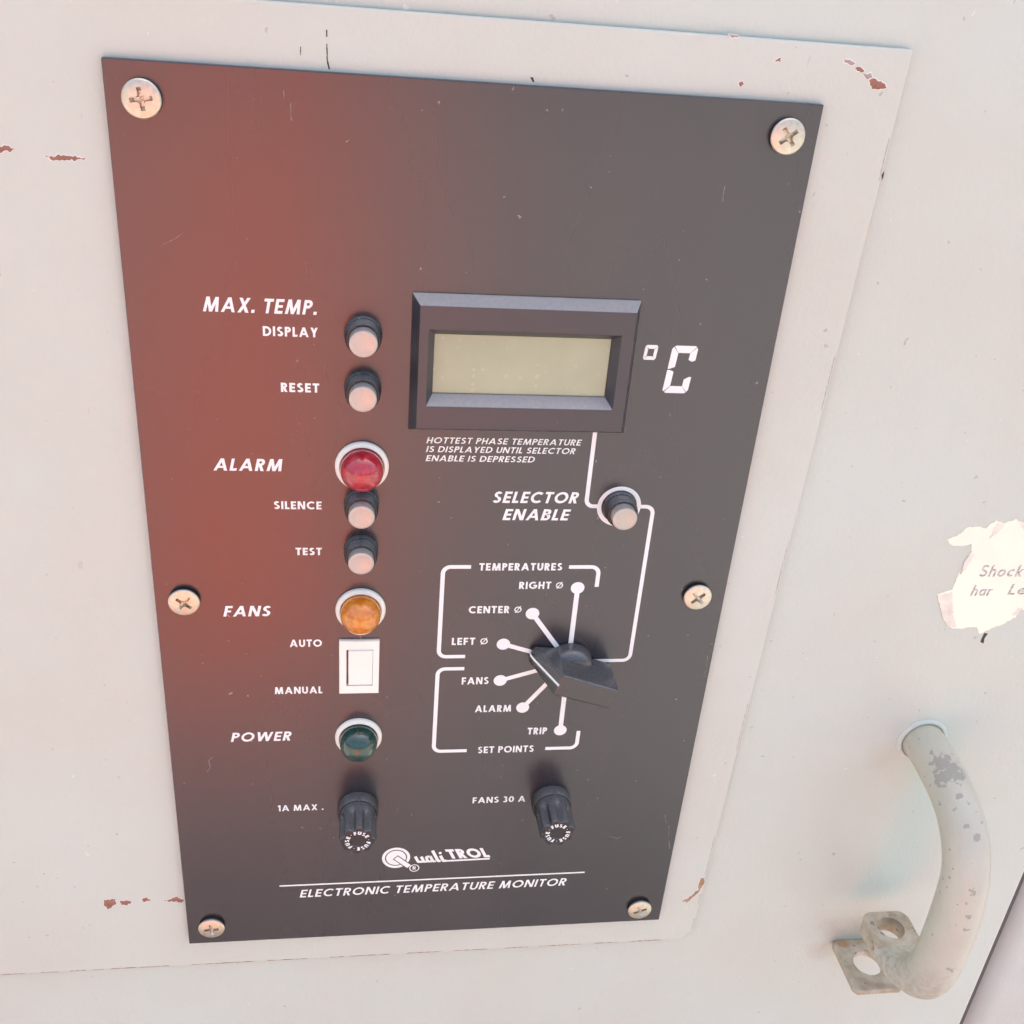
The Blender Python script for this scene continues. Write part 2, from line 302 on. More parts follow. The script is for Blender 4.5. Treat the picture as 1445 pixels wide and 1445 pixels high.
worn_shade_rim((111.6, -171.5), (118.0, 176), M_PRIMGREY, 4, .35, .3)

def chip(parent, pts, M, d, jag=.28, seed=0, rim=.3):
    """an irregular flake of missing paint with a lifted rim, pale to paint in the edge highlight"""
    rnd = random.Random(seed); out = []; n = len(pts)
    for i in range(n):
        a = Vector(pts[i]); c = Vector(pts[(i + 1) % n]); k = max(2, int((c - a).length / .5))
        nn = Vector((-(c - a).y, (c - a).x)).normalized()
        for t in range(k): out.append(a.lerp(c, t / k) + nn * rnd.uniform(-jag, jag))
    cx = sum(p.x for p in out) / len(out); cz = sum(p.y for p in out) / len(out)
    q = [p - Vector((cx, cz)) for p in out]; n = len(q)
    b = MB(); b.poly([tuple(p) for p in q], d + .05)
    if rim:
        area = sum(q[i].x * q[(i + 1) % n].y - q[(i + 1) % n].x * q[i].y for i in range(n)); sg = 1 if area > 0 else -1
        o2 = []
        for i in range(n):
            t = q[(i + 1) % n] - q[i - 1]; nn = Vector((t.y, -t.x)) * sg
            o2.append(q[i] + (nn.normalized() if nn.length else nn) * rim * rnd.uniform(.2, 1))
        for i in range(n):
            j = (i + 1) % n; b.poly([(*q[i], d + .06), (*o2[i], d + .02), (*o2[j], d + .02), (*q[j], d + .06)])
    o = b.build('paint_chip', M, parent, (cx, cz, 0)); o.data.materials.append(M_LIFT)
    for p in o.data.polygons[1:]: p.material_index = 1
    return o
CHIPS = {
    'a1': [(99.26, 172.7), (100.83, 172.98), (102.7, 172.02), (101.98, 171.61), (99.59, 172.18)],
    'a2': [(102.76, 170.94), (104.3, 171.4), (105.78, 170.41), (104.69, 169.79)],
    'a3': [(105.39, 169.48), (107.54, 169.97), (108.43, 168.93), (107.13, 168.31)],
    'a4': [(107.58, 168.15), (108.68, 168.77), (112.07, 167.7), (113.22, 166.48), (111.67, 166.02), (108.94, 166.04)],
    'a5': [(70.57, 165.35), (71.7, 165.78), (72.27, 164.91), (71.37, 164.31)],
    'a6': [(79.72, 171.11), (81.1, 172.26), (81.31, 171.21)],
    'a7': [(65.7, 176.87), (68.03, 177.02), (68.52, 176.54), (66.79, 176.25)],
    'b1': [(-123.95, 137.77), (-121.07, 138.63), (-119.15, 137.5), (-120.62, 136.89), (-122.34, 136.98), (-124.18, 136.17)],
    'b2': [(-112.2, 136.1), (-110.07, 136.4), (-108.11, 136.68), (-105.65, 136.63), (-103.55, 136.56), (-101.99, 136.29), (-103.65, 135.66), (-106.13, 135.53), (-108.61, 135.4), (-110.71, 135.47)],
    'c1': [(-125.47, -137.24), (-121.04, -136.77), (-121.08, -139.84), (-124.43, -142.31), (-125.7, -139.53)],
    'c2': [(-119.61, -138.02), (-114.97, -138.33), (-116.99, -140.5), (-119.05, -140.36)],
    'c3': [(-111.83, -138.15), (-109.89, -136.75), (-108.2, -138.39), (-110.63, -139.39)],
    'c4': [(-104.07, -139.06), (-100.33, -138.15), (-98.68, -137.1), (-95.93, -139.21), (-96.82, -140.7), (-100.18, -139.7)],
    'd1': [(104.46, -153.42), (107.95, -150.29), (110.43, -146.69), (110.4, -144.69), (110.6, -140.16), (112.3, -139.99), (112.3, -143.71), (111.9, -145.23), (111.4, -147.63), (109.57, -150.81), (107.01, -154.01)],
    'k1': [(13.35, 163.09), (14.11, 163.13), (14.6, 161.93), (14.22, 161.91)],
    'k2': [(201.48, -19.79), (203.03, -20.13), (202.29, -22.39), (202.7, -24.67), (201.05, -23.99), (201.22, -21.73)],
    's1': [(-39.9, 171.08), (-39.54, 171.1), (-39.56, 169.45), (-39.91, 169.42)],
    's2': [(-39.83, 167.76), (-39.6, 167.78), (-39.45, 163.93), (-38.88, 161.75), (-39.34, 161.9), (-39.77, 163.74)],
    's3': [(-46.44, 166.67), (-46.17, 166.69), (-46.3, 164.67), (-46.48, 164.66)],
    'e1': [(117.72, 143.19), (118.27, 144.41), (118.41, 143.02), (118.17, 141.42)],
}
for i, (k, pts) in enumerate(CHIPS.items()):
    big = k[0] in 'bcd'
    M = {'a': M_PRIMER, 'b': M_PRIMER, 'c': M_PRIMER, 'd': M_RUSTTAN, 'k': M_INK, 's': M_INK, 'e': M_INK}[k[0]]
    if k in ('a1', 'a3', 'a7'): M = M_PRIMGREY
    onsheet = k != 'k2'
    par = ms if onsheet else [c for c in door.children if c.name == 'door_skin'][0]
    fine = k[0] in 'kse'
    chip(par, pts, M, D_SHEET if onsheet else D_DOOR, jag=.06 if fine else (.35 if big else .2), seed=i, rim=0 if fine else .35)

# ------------------------------------------------------------------ stroke lettering (drawn, no font file)
def glyph(ch, t):
    """returns (width, [primitives]) in units of the cap height; b = bar with level cuts, r = rectangle, a = arc"""
    h = t / 2
    def bar(x0, y0, x1, y1, k=1.0): return ('b', x0, y0, x1, y1, k)
    G = {
     'A': (.92, [bar(.54*t, 0, .46, 1), bar(.92-.54*t, 0, .46, 1), ('r', .2, .22, .72, .22+.85*t)]),
     'B': (.62, [('r',0,0,t,1),('r',t,1-t,.32,1),('r',t,.47,.32,.47+.9*t),('r',t,0,.34,t),('a',.32,.735,.26,.265,-90,90),('a',.34,.285,.28,.285,-90,90)]),
     'C': (.84, [('a',.5,.5,.5,.5,48,312)]),
     'D': (.80, [('r',0,0,t,1),('r',t,0,.32,t),('r',t,1-t,.32,1),('a',.32,.5,.48,.5,-90,90)]),
     'E': (.54, [('r',0,0,t,1),('r',t,0,.54,t),('r',t,1-t,.54,1),('r',t,.5-h*.9,.5,.5+h*.9)]),
     'F': (.52, [('r',0,0,t,1),('r',t,1-t,.52,1),('r',t,.48-h*.9,.47,.48+h*.9)]),
     'G': (.96, [('a',.5,.5,.5,.5,48,352),('r',.52,.36,.96,.36+t)]),
     'H': (.70, [('r',0,0,t,1),('r',.70-t,0,.70,1),('r',t,.5-h,.70-t,.5+h)]),
     'I': (t, [('r',0,0,t,1)]),
     'L': (.46, [('r',0,0,t,1),('r',t,0,.46,t)]),
     'M': (1.02, [bar(.56*t,0,.2,1),bar(1.02-.56*t,0,.82,1),bar(.51,0,.22,1),bar(.51,0,.80,1)]),
     'N': (.78, [('r',0,0,t,1),('r',.78-t,0,.78,1),bar(.78-.62*t,0,.62*t,1)]),
     'O': (1.0, [('a',.5,.5,.5,.5,0,360)]),
     'P': (.58, [('r',0,0,t,1),('r',t,1-t,.3,1),('r',t,.42,.3,.42+t),('a',.3,.71,.28,.29,-90,90)]),
     'R': (.62, [('r',0,0,t,1),('r',t,1-t,.3,1),('r',t,.42,.3,.42+t),('a',.3,.71,.28,.29,-90,90),bar(.62-.58*t,0,.3,.44)]),
     'S': (.60, [('a',.30,.735,.27,.265,25,270),('a',.30,.28,.30,.28,-155,90)]),
     'T': (.62, [('r',0,1-t,.62,1),('r',.31-h,0,.31+h,1-t)]),
     'U': (.70, [('r',0,.35,t,1),('r',.70-t,.35,.70,1),('a',.35,.35,.35,.35,180,360)]),
     'V': (.86, [bar(.43,0,.54*t,1),bar(.43,0,.86-.54*t,1)]),
     'W': (1.24, [bar(.33,0,.54*t,1),bar(.33,0,.62,1),bar(.91,0,.62,1),bar(.91,0,1.24-.54*t,1)]),
     'X': (.76, [bar(.6*t,0,.76-.6*t,1),bar(.76-.6*t,0,.6*t,1)]),
     'Y': (.74, [('r',.37-h,0,.37+h,.45),bar(.37,.42,.6*t,1),bar(.37,.42,.74-.6*t,1)]),
     '0': (.66, [('a',.33,.5,.33,.5,0,360)]),
     '1': (t+.12, [('r',.12,0,.12+t,1),bar(.04,.74,.14,1,.8)]),
     '3': (.58, [('a',.28,.735,.26,.265,-90,150),('a',.28,.28,.30,.28,-150,90)]),
     '.': (t*1.1, [('r',0,0,t*1.1,t*1.1)]),
     '*': (.3, [('a',.15,.5,.15,.15,0,360)]),
     # the struck-through circle of the phase sign is drawn thin
     '#': (.92, [('A',.46,.48,.42,.42,0,360),('B',.16,.02,.76,.96)]),
     'h': (.52, [('r',0,0,t,1),('a',.27,.38,.25,.28,0,180),('r',.52-t,0,.52,.38)]),
     'o': (.60, [('a',.30,.32,.30,.32,0,360)]),
     'c': (.52, [('a',.30,.32,.30,.32,50,310)]),
     'k': (.50, [('r',0,0,t,1),bar(.44,0,.16,.36),bar(.16,.3,.42,.64)]),
     'a': (.56, [('a',.28,.32,.28,.32,0,360),('r',.56-t,0,.56,.64)]),
     'r': (.34, [('r',0,0,t,.64),('a',.26,.34,.26,.30,60,150)]),
     'e': (.60, [('a',.30,.32,.30,.32,0,320),('r',.05,.28,.57,.28+t*.8)]),
     ' ': (.42, []),
    }
    return G[ch]
def glyph_polys(ch, t):
    wd, pr = glyph(ch, t); out = []
    for p in pr:
        if p[0] == 'r': out.append([(p[1], p[2]), (p[3], p[2]), (p[3], p[4]), (p[1], p[4])])
        elif p[0] in 'bB':
            x0, y0, x1, y1 = p[1:5]; k = p[5] if p[0] == 'b' else .5
            s = (x1 - x0) / (y1 - y0); hw = t * k / 2 * math.sqrt(1 + s * s)
            out.append([(x0 - hw, y0), (x0 + hw, y0), (x1 + hw, y1), (x1 - hw, y1)])
        else:
            cx, cy, rx, ry, a0, a1 = p[1:7]; tt = t if p[0] == 'a' else t * .62
            n = max(6, int(abs(a1 - a0) / 12))
            for i in range(n):
                a = R(a0 + (a1 - a0) * i / n); c = R(a0 + (a1 - a0) * (i + 1) / n)
                out.append(('q', [(cx + rx * math.cos(a), cy + ry * math.sin(a)), (cx + rx * math.cos(c), cy + ry * math.sin(c)), (cx + (rx - tt) * math.cos(c), cy + (ry - tt) * math.sin(c)), (cx + (rx - tt) * math.cos(a), cy + (ry - tt) * math.sin(a))]))
    return wd, out
STEP = .006
def add_text(b, text, x0, x1, z, hgt, t=.19, slant=0, d=.05, gap=.16, space=None):
    """letters fitted between x0 and x1 on the base line z"""
    adv = []; x = 0; items = []
    for i, ch in enumerate(text):
        if ch == ' ': x += space if space else .38; continue
        wd, ps = glyph_polys(ch, t); items.append((x, ps)); x += wd + gap
    total = x - gap + slant * .6
    sx = (x1 - x0) / total
    for (gx, ps) in items:
        k = 0; lastq = False
        for p in ps:
            if p[0] == 'q': pts = p[1]; k += 0 if lastq else 1; lastq = True
            else: pts = p; k += 1; lastq = False
            b.poly([(x0 + (gx + q[0] + slant * q[1]) * sx, z + q[1] * hgt) for q in pts], d + k * STEP)
def lettering(parent, text, x0, x1, z, hgt, t=.19, slant=0, gap=.16, M=None, d=.05, space=None, name='lettering'):
    t *= 1.12
    cx, cz = (x0 + x1) / 2, z
    b = MB(); add_text(b, text, x0 - cx, x1 - cx, 0, hgt, t, slant, d, gap, space)
    return b.build(name, M or M_PRINT, parent, (cx, cz, 0))
def stroke(b, pts, wd, rad=0, d=.05):
    """a ribbon along a polyline with rounded corners"""
    P = [Vector(p) for p in pts]; q = [P[0]]
    for i in range(1, len(P) - 1):
        if rad:
            a = (P[i-1] - P[i]).normalized(); c = (P[i+1] - P[i]).normalized(); ang = a.angle(c); tl = rad / math.tan(ang / 2)
            ctr = P[i] + (a + c).normalized() * (rad / math.sin(ang / 2)); s = P[i] + a * tl; e = P[i] + c * tl
            v0 = s - ctr; v1 = e - ctr; tot = v0.angle_signed(v1)
            for k in range(9):
                th = -tot * k / 8; q.append(ctr + Vector((v0.x * math.cos(th) - v0.y * math.sin(th), v0.x * math.sin(th) + v0.y * math.cos(th))))
        else: q.append(P[i])
    q.append(P[-1]); L = []; Rr = []
    for i in range(len(q)):
        if i == 0: tg = (q[1] - q[0]).normalized(); k = 1
        elif i == len(q) - 1: tg = (q[-1] - q[-2]).normalized(); k = 1
        else:
            t0 = (q[i] - q[i-1]).normalized(); t1 = (q[i+1] - q[i]).normalized(); tg = (t0 + t1).normalized(); k = 1 / max(.3, tg.dot(t1))
        nn = Vector((-tg.y, tg.x)) * wd / 2 * k; L.append(q[i] + nn); Rr.append(q[i] - nn)
    for i in range(len(q) - 1): b.poly([tuple(Rr[i]), tuple(Rr[i+1]), tuple(L[i+1]), tuple(L[i])], d)
def disc(b, cx, cz, r, d=.05, n=28, ri=0, rz=None, a0=0, a1=360):
    rz = rz or r
    if ri == 0: b.poly([(cx + r * math.cos(2 * math.pi * i / n), cz + rz * math.sin(2 * math.pi * i / n)) for i in range(n)], d)
    else:
        for i in range(n):
            a = R(a0 + (a1 - a0) * i / n); c = R(a0 + (a1 - a0) * (i + 1) / n)
            b.poly([(cx + r * math.cos(a), cz + rz * math.sin(a)), (cx + r * math.cos(c), cz + rz * math.sin(c)), (cx + ri * math.cos(c), cz + ri * rz / r * math.sin(c)), (cx + ri * math.cos(a), cz + ri * rz / r * math.sin(a))], d)

# ------------------------------------------------------------------ the temperature monitor
mon = empty('temperature_monitor', (0, -161.3, -2), 'black electronic temperature monitor plate with buttons, lamps, display and white lettering', 'control panel')
b = MB(); b.box(-95.25, 95.25, -161.28, 161.28, -2.15, 0)
plate = b.build('front_plate', M_PLATE, mon, (0, 0, 0), bevel=.25)

IT = .2
for (tx, x0, x1, z, h, t, sl) in [
    ('MAX. TEMP.', -74.5, -42.6, 96.6, 4.3, .175, IT), ('DISPLAY', -58.2, -42.7, 89.9, 2.9, .19, 0), ('RESET', -53.6, -42.5, 72.8, 2.9, .2, 0),
    ('ALARM', -74.4, -53.7, 46.7, 4.1, .18, IT), ('SILENCE', -56.8, -42.2, 33.5, 2.8, .19, 0), ('TEST', -50.5, -42.3, 16.8, 2.75, .2, 0),
    ('FANS', -74.2, -58.9, -6.6, 4.1, .18, IT), ('AUTO', -53.2, -42.6, -19.1, 2.95, .19, 0), ('MANUAL', -58.7, -42.6, -38.8, 2.95, .19, 0),
    ('POWER', -74.4, -53.4, -59.5, 4.1, .175, IT), ('1A MAX .', -59.1, -42.7, -92.9, 2.9, .18, 0), ('FANS 30 A', 12.6, 32.7, -92.2, 2.95, .175, 0),
    ('ELECTRONIC TEMPERATURE MONITOR', -52.2, 53.2, -138.2, 4.1, .155, IT), ('HOTTEST PHASE TEMPERATURE', -10.3, 38.2, 56.9, 2.05, .155, IT),
    ('IS DISPLAYED UNTIL SELECTOR', -10.3, 36.7, 53.9, 2.05, .155, IT), ('ENABLE IS DEPRESSED', -10.3, 24.0, 50.8, 2.05, .155, IT),
    ('SELECTOR', 11.4, 39.5, 36.3, 4.1, .18, IT), ('ENABLE', 15.2, 37.1, 30.0, 4.1, .18, IT), ('TEMPERATURES', 8.8, 36.7, 10.9, 2.85, .2, 0),
    ('RIGHT #', 22.7, 37.8, 3.6, 2.85, .19, 0), ('CENTER #', 6.3, 24.4, -6.1, 2.9, .19, 0), ('LEFT #', 1.2, 13.7, -19.1, 3.0, .19, 0),
    ('FANS', 5.5, 15.0, -36.1, 3.1, .19, 0), ('ALARM', 10.9, 24.0, -48.6, 3.05, .19, 0), ('TRIP', 30.8, 38.0, -59.4, 3.1, .2, 0), ('SET POINTS', 13.1, 33.8, -67.7, 3.1, .18, 0)]:
    lettering(plate, tx, x0, x1, z, h, t, sl)

LW = 1.42; KX, KZ = 42.8, -27.0
def line_part(name, fn, cx, cz):
    b = MB(); fn(b); b.v = [(x - cx, z - cz, d) for (x, z, d) in b.v]; return b.build(name, M_PRINT, plate, (cx, cz, 0))
line_part('bracket_line', lambda b: stroke(b, [(6.1, 12.3), (-3.1, 12.3), (-3.1, -24), (6.1, -24)], LW, 2.6), -3, -6)
line_part('bracket_line', lambda b: stroke(b, [(39, 12.2), (49.3, 12.2), (49.3, 4.3)], LW, 2.6), 46, 10)
line_part('bracket_line', lambda b: stroke(b, [(6.1, -29.2), (-3.1, -29.2), (-3.1, -66.3), (9, -66.3)], LW, 2.6), -3, -48)
line_part('bracket_line', lambda b: stroke(b, [(38.1, -66.3), (49.8, -66.3), (49.8, -58.3)], LW, 2.6), 46, -64)
BX, BZ = 53.2, 35.3
def circuit(b):
    stroke(b, [(42.2, 62.5), (42.2, 35.3), (46.9, 35.3)], 1.35, 2.4, .05)
    disc(b, BX, BZ, 7.3, .062, 44, 5.9)
    stroke(b, [(59.6, 35.3), (64.8, 35.3), (64.8, -26.6), (46, -26.6)], 1.35, 2.6, .05)
line_part('circuit_line', circuit, 53, 20)
for (dx, dz) in [(42.8, 3.9), (28.2, -6.4), (19.1, -19.0), (19.1, -34.6), (28.1, -46.9), (42.9, -57.8)]:
    def spoke(b, dx=dx, dz=dz):
        v = Vector((dx - KX, dz - KZ)).normalized(); stroke(b, [(KX + v.x * 5, KZ + v.y * 5), (dx, dz)], 1.7, 0, .05); disc(b, dx, dz, 2.35, .058)
    line_part('pointer_line', spoke, dx, dz)
line_part('ruled_line', lambda b: stroke(b, [(-59.7, -131.5), (60.1, -131.3)], .72), 0, -131)

# degree and C in segments
def seg(b, pts, d=.05): b.poly(pts, d)
def degc(b):
    def quad(fr, pts, d=.05):
        x, z, wd, h, s = fr; b.poly([(x + u * wd + s * v * h, z + v * h) for u, v in pts], d)
    fr = (54.1, 85.9, 4.0, 4.75, .09); k = .27; g = .012; q = .12
    quad(fr, [(q, 0), (1-q, 0), (1-k-g, k-.02), (k+g, k-.02)]); quad(fr, [(1-q, 0), (1, q), (1, 1-q), (1-k+.02, 1-k-g), (1-k+.02, k+g)])
    quad(fr, [(1, 1-q), (1-q, 1), (q, 1), (k+g, 1-k+.02), (1-k-g, 1-k+.02)]); quad(fr, [(0, 1-q), (0, q), (k-.02, k+g), (k-.02, 1-k-g)]); quad(fr, [(0, q), (q, 0), (k-.02, k+g-.03)]); quad(fr, [(q, 1), (0, 1-q), (k-.02, 1-k-g+.03)])
    fr = (61.7, 75.3, 8.1, 15.4, .083); a = .27; c = .15; g = .012
    quad(fr, [(.08, .985), (.16, 1), (.86, 1), (.95, .985), (1-a, 1-c), (a, 1-c)])
    quad(fr, [(.96, .97), (1, .93), (1, .70), (.88, .675), (1-a, .71), (1-a, 1-c-.005)])
    quad(fr, [(.06, .975), (0, .93), (0, .515), (.06, .51), (a, .555), (a, 1-c-.01)])
    quad(fr, [(0, .49), (0, .06), (.05, .035), (a-.01, c+.005), (a-.01, .455), (.1, .49)])
    quad(fr, [(.075, .02), (.14, 0), (.86, 0), (.93, .02), (1-a, c), (a, c)])
    quad(fr, [(.945, .03), (1, .075), (1, .35), (.9, .35), (1-a, .295), (1-a, c+.005)])
line_part('lettering', degc, 64, 83)

# maker's mark
def logo(b):
    cx, cz = -15.4, -119.0
    disc(b, cx, cz, 5.4, .05, 40, 4.25); disc(b, cx, cz, 3.8, .05, 36)
    u = Vector((.72, -.69)).normalized(); n = Vector((-u.y, u.x))
    def rect(a, e, wd, d, M=0): p = Vector((cx, cz)) + u * a; q = Vector((cx, cz)) + u * e; b.poly([tuple(p - n * wd), tuple(q - n * wd), tuple(q + n * wd), tuple(p + n * wd)], d)
    rect(-.2, 7.1, 1.0, .075)
    disc(b, -8.2, -124.9, 1.95, .05, 26, 1.55)
    add_text(b, 'R', -8.85, -7.5, -125.75, 1.75, .2, 0, .05)
    # lower-case letters leaning back, then TROL, underlined
    S = -.42
    def sl(pts, wd, rad=0, d=.05, x=0, z=-122.1): stroke(b, [(x + p[0] + S * p[1], z + p[1]) for p in pts], wd * 1.2, rad, d)
    sl([(-6.6, 3.4), (-6.6, .45), (-4.4, .45), (-4.4, 3.2)], .95, .45); sl([(-4.4, 1.5), (-4.4, .35), (-3.3, .45)], .85, .3, .058)
    sl([(-.9, 3.0), (-2.6, 3.0), (-2.9, .45), (-1.0, .45), (-.9, 3.2)], .9, .4); sl([(-.85, 2), (-.85, .35), (.2, .45)], .85, .3, .058)
    sl([(1.1, 6.2), (1.1, .4), (2.1, .5)], 1.0, .4); sl([(3.1, 3.3), (3.1, .4), (4.4, .5)], 1.0, .4, .058); disc(b, 1.55, -117.4, .62, .05, 16)
    stroke(b, [(3.6, -121.75), (21.1, -121.5)], .85, 0, .066)
    add_text(b, 'TROL', 5.4, 20.0, -120.7, 5.1, .24, -.42, .05, .1)
line_part('emblem', logo, 0, -120)
def logo_dark(b):
    cx, cz = -15.4, -119.0
    u = Vector((.72, -.69)).normalized(); n = Vector((-u.y, u.x)); c0 = Vector((cx, cz))
    for s in (-1, 1): stroke(b, [tuple(c0 + u * -.25 + n * s * 1.2), tuple(c0 + u * 5.4 + n * s * 1.2)], .36, 0, .085)
    stroke(b, [tuple(c0 + u * -.25 - n * 1.38), tuple(c0 + u * -.25 + n * 1.38)], .36, 0, .091)
o = line_part('emblem_outline', logo_dark, -15, -119); o.data.materials.clear(); o.data.materials.append(M_PLATE)

for pts in [[(70.9, 138.3), (70.8, 136.2), (71.0, 133.8)], [(-81.0, -66.1), (-82.5, -68.0), (-82.0, -70.6), (-83.3, -73.2)], [(91.5, -107.5), (92.2, -113.4), (93.7, -120.5)], [(68.0, -112.0), (71.0, -113.3), (74.0, -112.4)], [(93.4, -25.1), (93.6, -29.8), (93.4, -34.5)], [(-83.8, 115.0), (-80.9, 116.5), (-77.6, 118.9)], [(88.9, -101.8), (90.5, -106.7)], [(-49.0, 153.3), (-48.9, 149.0)], [(-50.7, 156.2), (-50.6, 154.4)]]:
    b = MB(); cx, cz = pts[0]; stroke(b, [(x - cx, z - cz) for x, z in pts], .16, 0, .03); b.build('scratch', M_SCR, plate, (cx, cz, 0))

# screws
def phillips():
    b = MB(); b.lathe([(3.6, 0), (3.6, .9), (4.7, .95), (4.95, 1.3), (4.9, 1.75), (4.6, 2.05), (3.8, 2.2), (2.4, 2.32), (1.0, 2.38), (.25, 2.4)], 56)
    head = b.build('screw_blank', M_STEEL)
    c = MB()
    for a in (0, 90):
        ca, sa = math.cos(R(a)), math.sin(R(a))
        def q(x, z, d): return (x * ca - z * sa, x * sa + z * ca, d)
        top, bot = 3.7, 1.9
        rr = [[q(-bot, -.42, .9), q(bot, -.42, .9), q(bot, .42, .9), q(-bot, .42, .9)], [q(-top, -.72, 3.4), q(top, -.72, 3.4), q(top, .72, 3.4), q(-top, .72, 3.4)]]
        c.rings(rr, True, True)
    c2 = MB(); c2.lathe([(.3, .6), (1.3, 1.3), (2.1, 3.4)], 4)
    objs = []
    for k, mb in enumerate((c, c2)):
        if k == 0:
            # the two slots are cut one after the other
            for part in (0, 1):
                p = MB(); p.v = mb.v[part*8:part*8+8]; p.f = [tuple(i - part*8 for i in f) for f in mb.f if part*8 <= min(f) < part*8+8]; objs.append(p.build('cutter', M_STEEL))
        else: objs.append(mb.build('cutter', M_STEEL))
    for o in objs:
        o.location = head.location
        md = head.modifiers.new('cut', 'BOOLEAN'); md.operation = 'DIFFERENCE'; md.solver = 'EXACT'; md.object = o
    dg = bpy.context.evaluated_depsgraph_get(); dg.update()
    me = bpy.data.meshes.new_from_object(head.evaluated_get(dg))
    for o in objs + [head]: bpy.data.objects.remove(o)
    me.name = 'screw'; me.materials.clear(); me.materials.append(M_STEEL)
    for p in me.polygons: p.material_index = 0
    me.shade_smooth(); me.set_sharp_from_angle(angle=R(32)); return me
SM = phillips()
for (x, z, a) in [(-86, 152.3, 8), (86, 152.6, 38), (-86, 0, 52), (85, .8, 40), (-86, -151.3, 3), (85.4, -152.8, 22)]:
    o = bpy.data.objects.new('screw', SM); COL.objects.link(o); place(o, mon, (x, z, 0)); o.rotation_euler = (R(random.uniform(-1.5, 1.5)), R(-a), 0)

# push buttons
pb = part_empty('push_button', mon, (-29.8, 91.4, 0))
b = MB()
kn = lambda a, r, d: 1 + (.012 * math.cos(30 * a) if r > 5 else 0)
b.lathe([(5.45, 0), (5.45, 1.5), (5.25, 1.7), (5.0, 1.75), (5.0, 2.3), (5.18, 2.5), (5.0, 2.8), (5.18, 3.1), (5.0, 3.4), (5.18, 3.7), (5.0, 4.0), (5.18, 4.3), (5.0, 4.6), (5.15, 4.9), (4.95, 5.5), (4.75, 5.8), (4.35, 5.85), (4.3, 5.0)], 120, fn=kn)
b.build('collar', M_BLACK, pb, (-29.8, 91.4, 0), smooth=28)
b = MB(); b.lathe([(4.05, 3.0), (4.05, 8.55), (3.95, 8.85), (3.7, 9.0), (3.2, 9.0), (2.9, 8.93), (.3, 8.9)], 56); b.build('cap', M_CAP, pb, (-29.8, 91.4, 0), smooth=40)
pb['label'] = 'silver push button beside DISPLAY'
for (x, z, lb) in [(-29.8, 74.6, 'silver push button beside RESET'), (-29.85, 35.5, 'silver push button beside SILENCE'), (-29.85, 18.9, 'silver push button beside TEST'), (BX, BZ + .1, 'silver push button inside the white ring of SELECTOR ENABLE')]:
    copy_part(pb, mon, (x, z, 0), lb)

# indicator lamps
def lamp(x, z, M, lb):
    e = part_empty('indicator_lamp', mon, (x, z, 0), lb)
    b = MB(); b.lathe([(8.0, 0), (8.25, .25), (8.2, 1.1), (7.9, 1.5), (7.0, 1.9), (6.75, 1.75), (6.7, .6)], 64); b.build('collar', M_RING, e, (x, z, 0), smooth=35)
    b = MB(); r = 6.6
    b.lathe([(r * .985, .7), (r, 3.2)] + [(r * math.cos(R(a)), 3.6 + r * 1.0 * math.sin(R(a))) for a in (0, 8, 16, 24, 32, 40, 48, 56, 64, 72, 79, 85, 89)], 64); b.build('lens', M, e, (x, z, 0), smooth=60)
lamp(-29.8, 49.0, M_RED, 'red dome lamp beside ALARM'); lamp(-29.8, -4.0, M_AMB, 'amber dome lamp beside FANS'); lamp(-30.1, -58.2, M_GRN, 'dark green dome lamp beside POWER')

# rocker switch
e = part_empty('rocker_switch', mon, (-30.1, -27.3, 0), 'white rocker switch between AUTO and MANUAL')
def rect(x0, x1, z0, z1, d): return [(x0, z0, d), (x1, z0, d), (x1, z1, d), (x0, z1, d)]
b = MB(); b.rings([rect(-6.75, 6.75, -11.15, 11.15, 0), rect(-6.75, 6.75, -11.15, 11.15, .9), rect(-6.45, 6.45, -10.85, 10.85, 1.25), rect(-4.35, 4.6, -7.7, 7.6, 1.35), rect(-4.3, 4.55, -7.65, 7.55, -.1)], False)
b.build('switch_frame', M_WHITE, e, (-30.1, -27.3, 0))
b = MB(); pr = [(-7.35, .1), (-7.35, 1.2), (-.2, 1.45), (7.5, 2.1), (7.5, .1)]
b.rings([[(-3.65, z, d) for z, d in pr], [(4.5, z, d) for z, d in pr]], True, True); b.build('rocker', M_WHITE, e, (-30.1, -27.3, 0), bevel=.25)

# fuse holders
fh = part_empty('fuse_holder', mon, (-30.1, -92.0, 0), 'black fluted fuse holder beside 1A MAX')
FO = (-30.1, -92.0, 0)
b = MB(); n8 = lambda a, r, d: 1 - (.05 if abs(((a - R(86)) + math.pi) % (2 * math.pi) - math.pi) < .035 and r > 6.5 and d > .5 else 0)
b.lathe([(7.4, 0), (7.5, .3), (7.45, 3.9), (7.2, 4.3), (6.9, 4.35), (6.6, 4.0)], 180, fn=n8); b.build('collar', M_BLACK, fh, FO, smooth=35)
def flute(a, r, d):
    k = max(0, min(1, (d - 6.5) / 2.5)); c = .5 + .5 * math.cos(8 * a + .6)
    return 1 - .2 * k * (1 - c) ** 1.6
b = MB(); b.lathe([(6.75, 3.4), (6.8, 5.4), (6.75, 6.6), (6.72, 7.4), (6.7, 8.2), (6.7, 9.2), (6.65, 12), (6.62, 15.9), (6.45, 16.7), (6.1, 17.0), (4.9, 17.0), (4.8, 16.9), (2.9, 16.9), (2.75, 16.55), (.3, 16.5)], 192, fn=lambda a, r, d: flute(a, r, d) if r > 6 else 1)
b.build('fuse_cap', M_BLACK, fh, FO, smooth=26)
b = MB()
txt = 'FUSE*' * 3
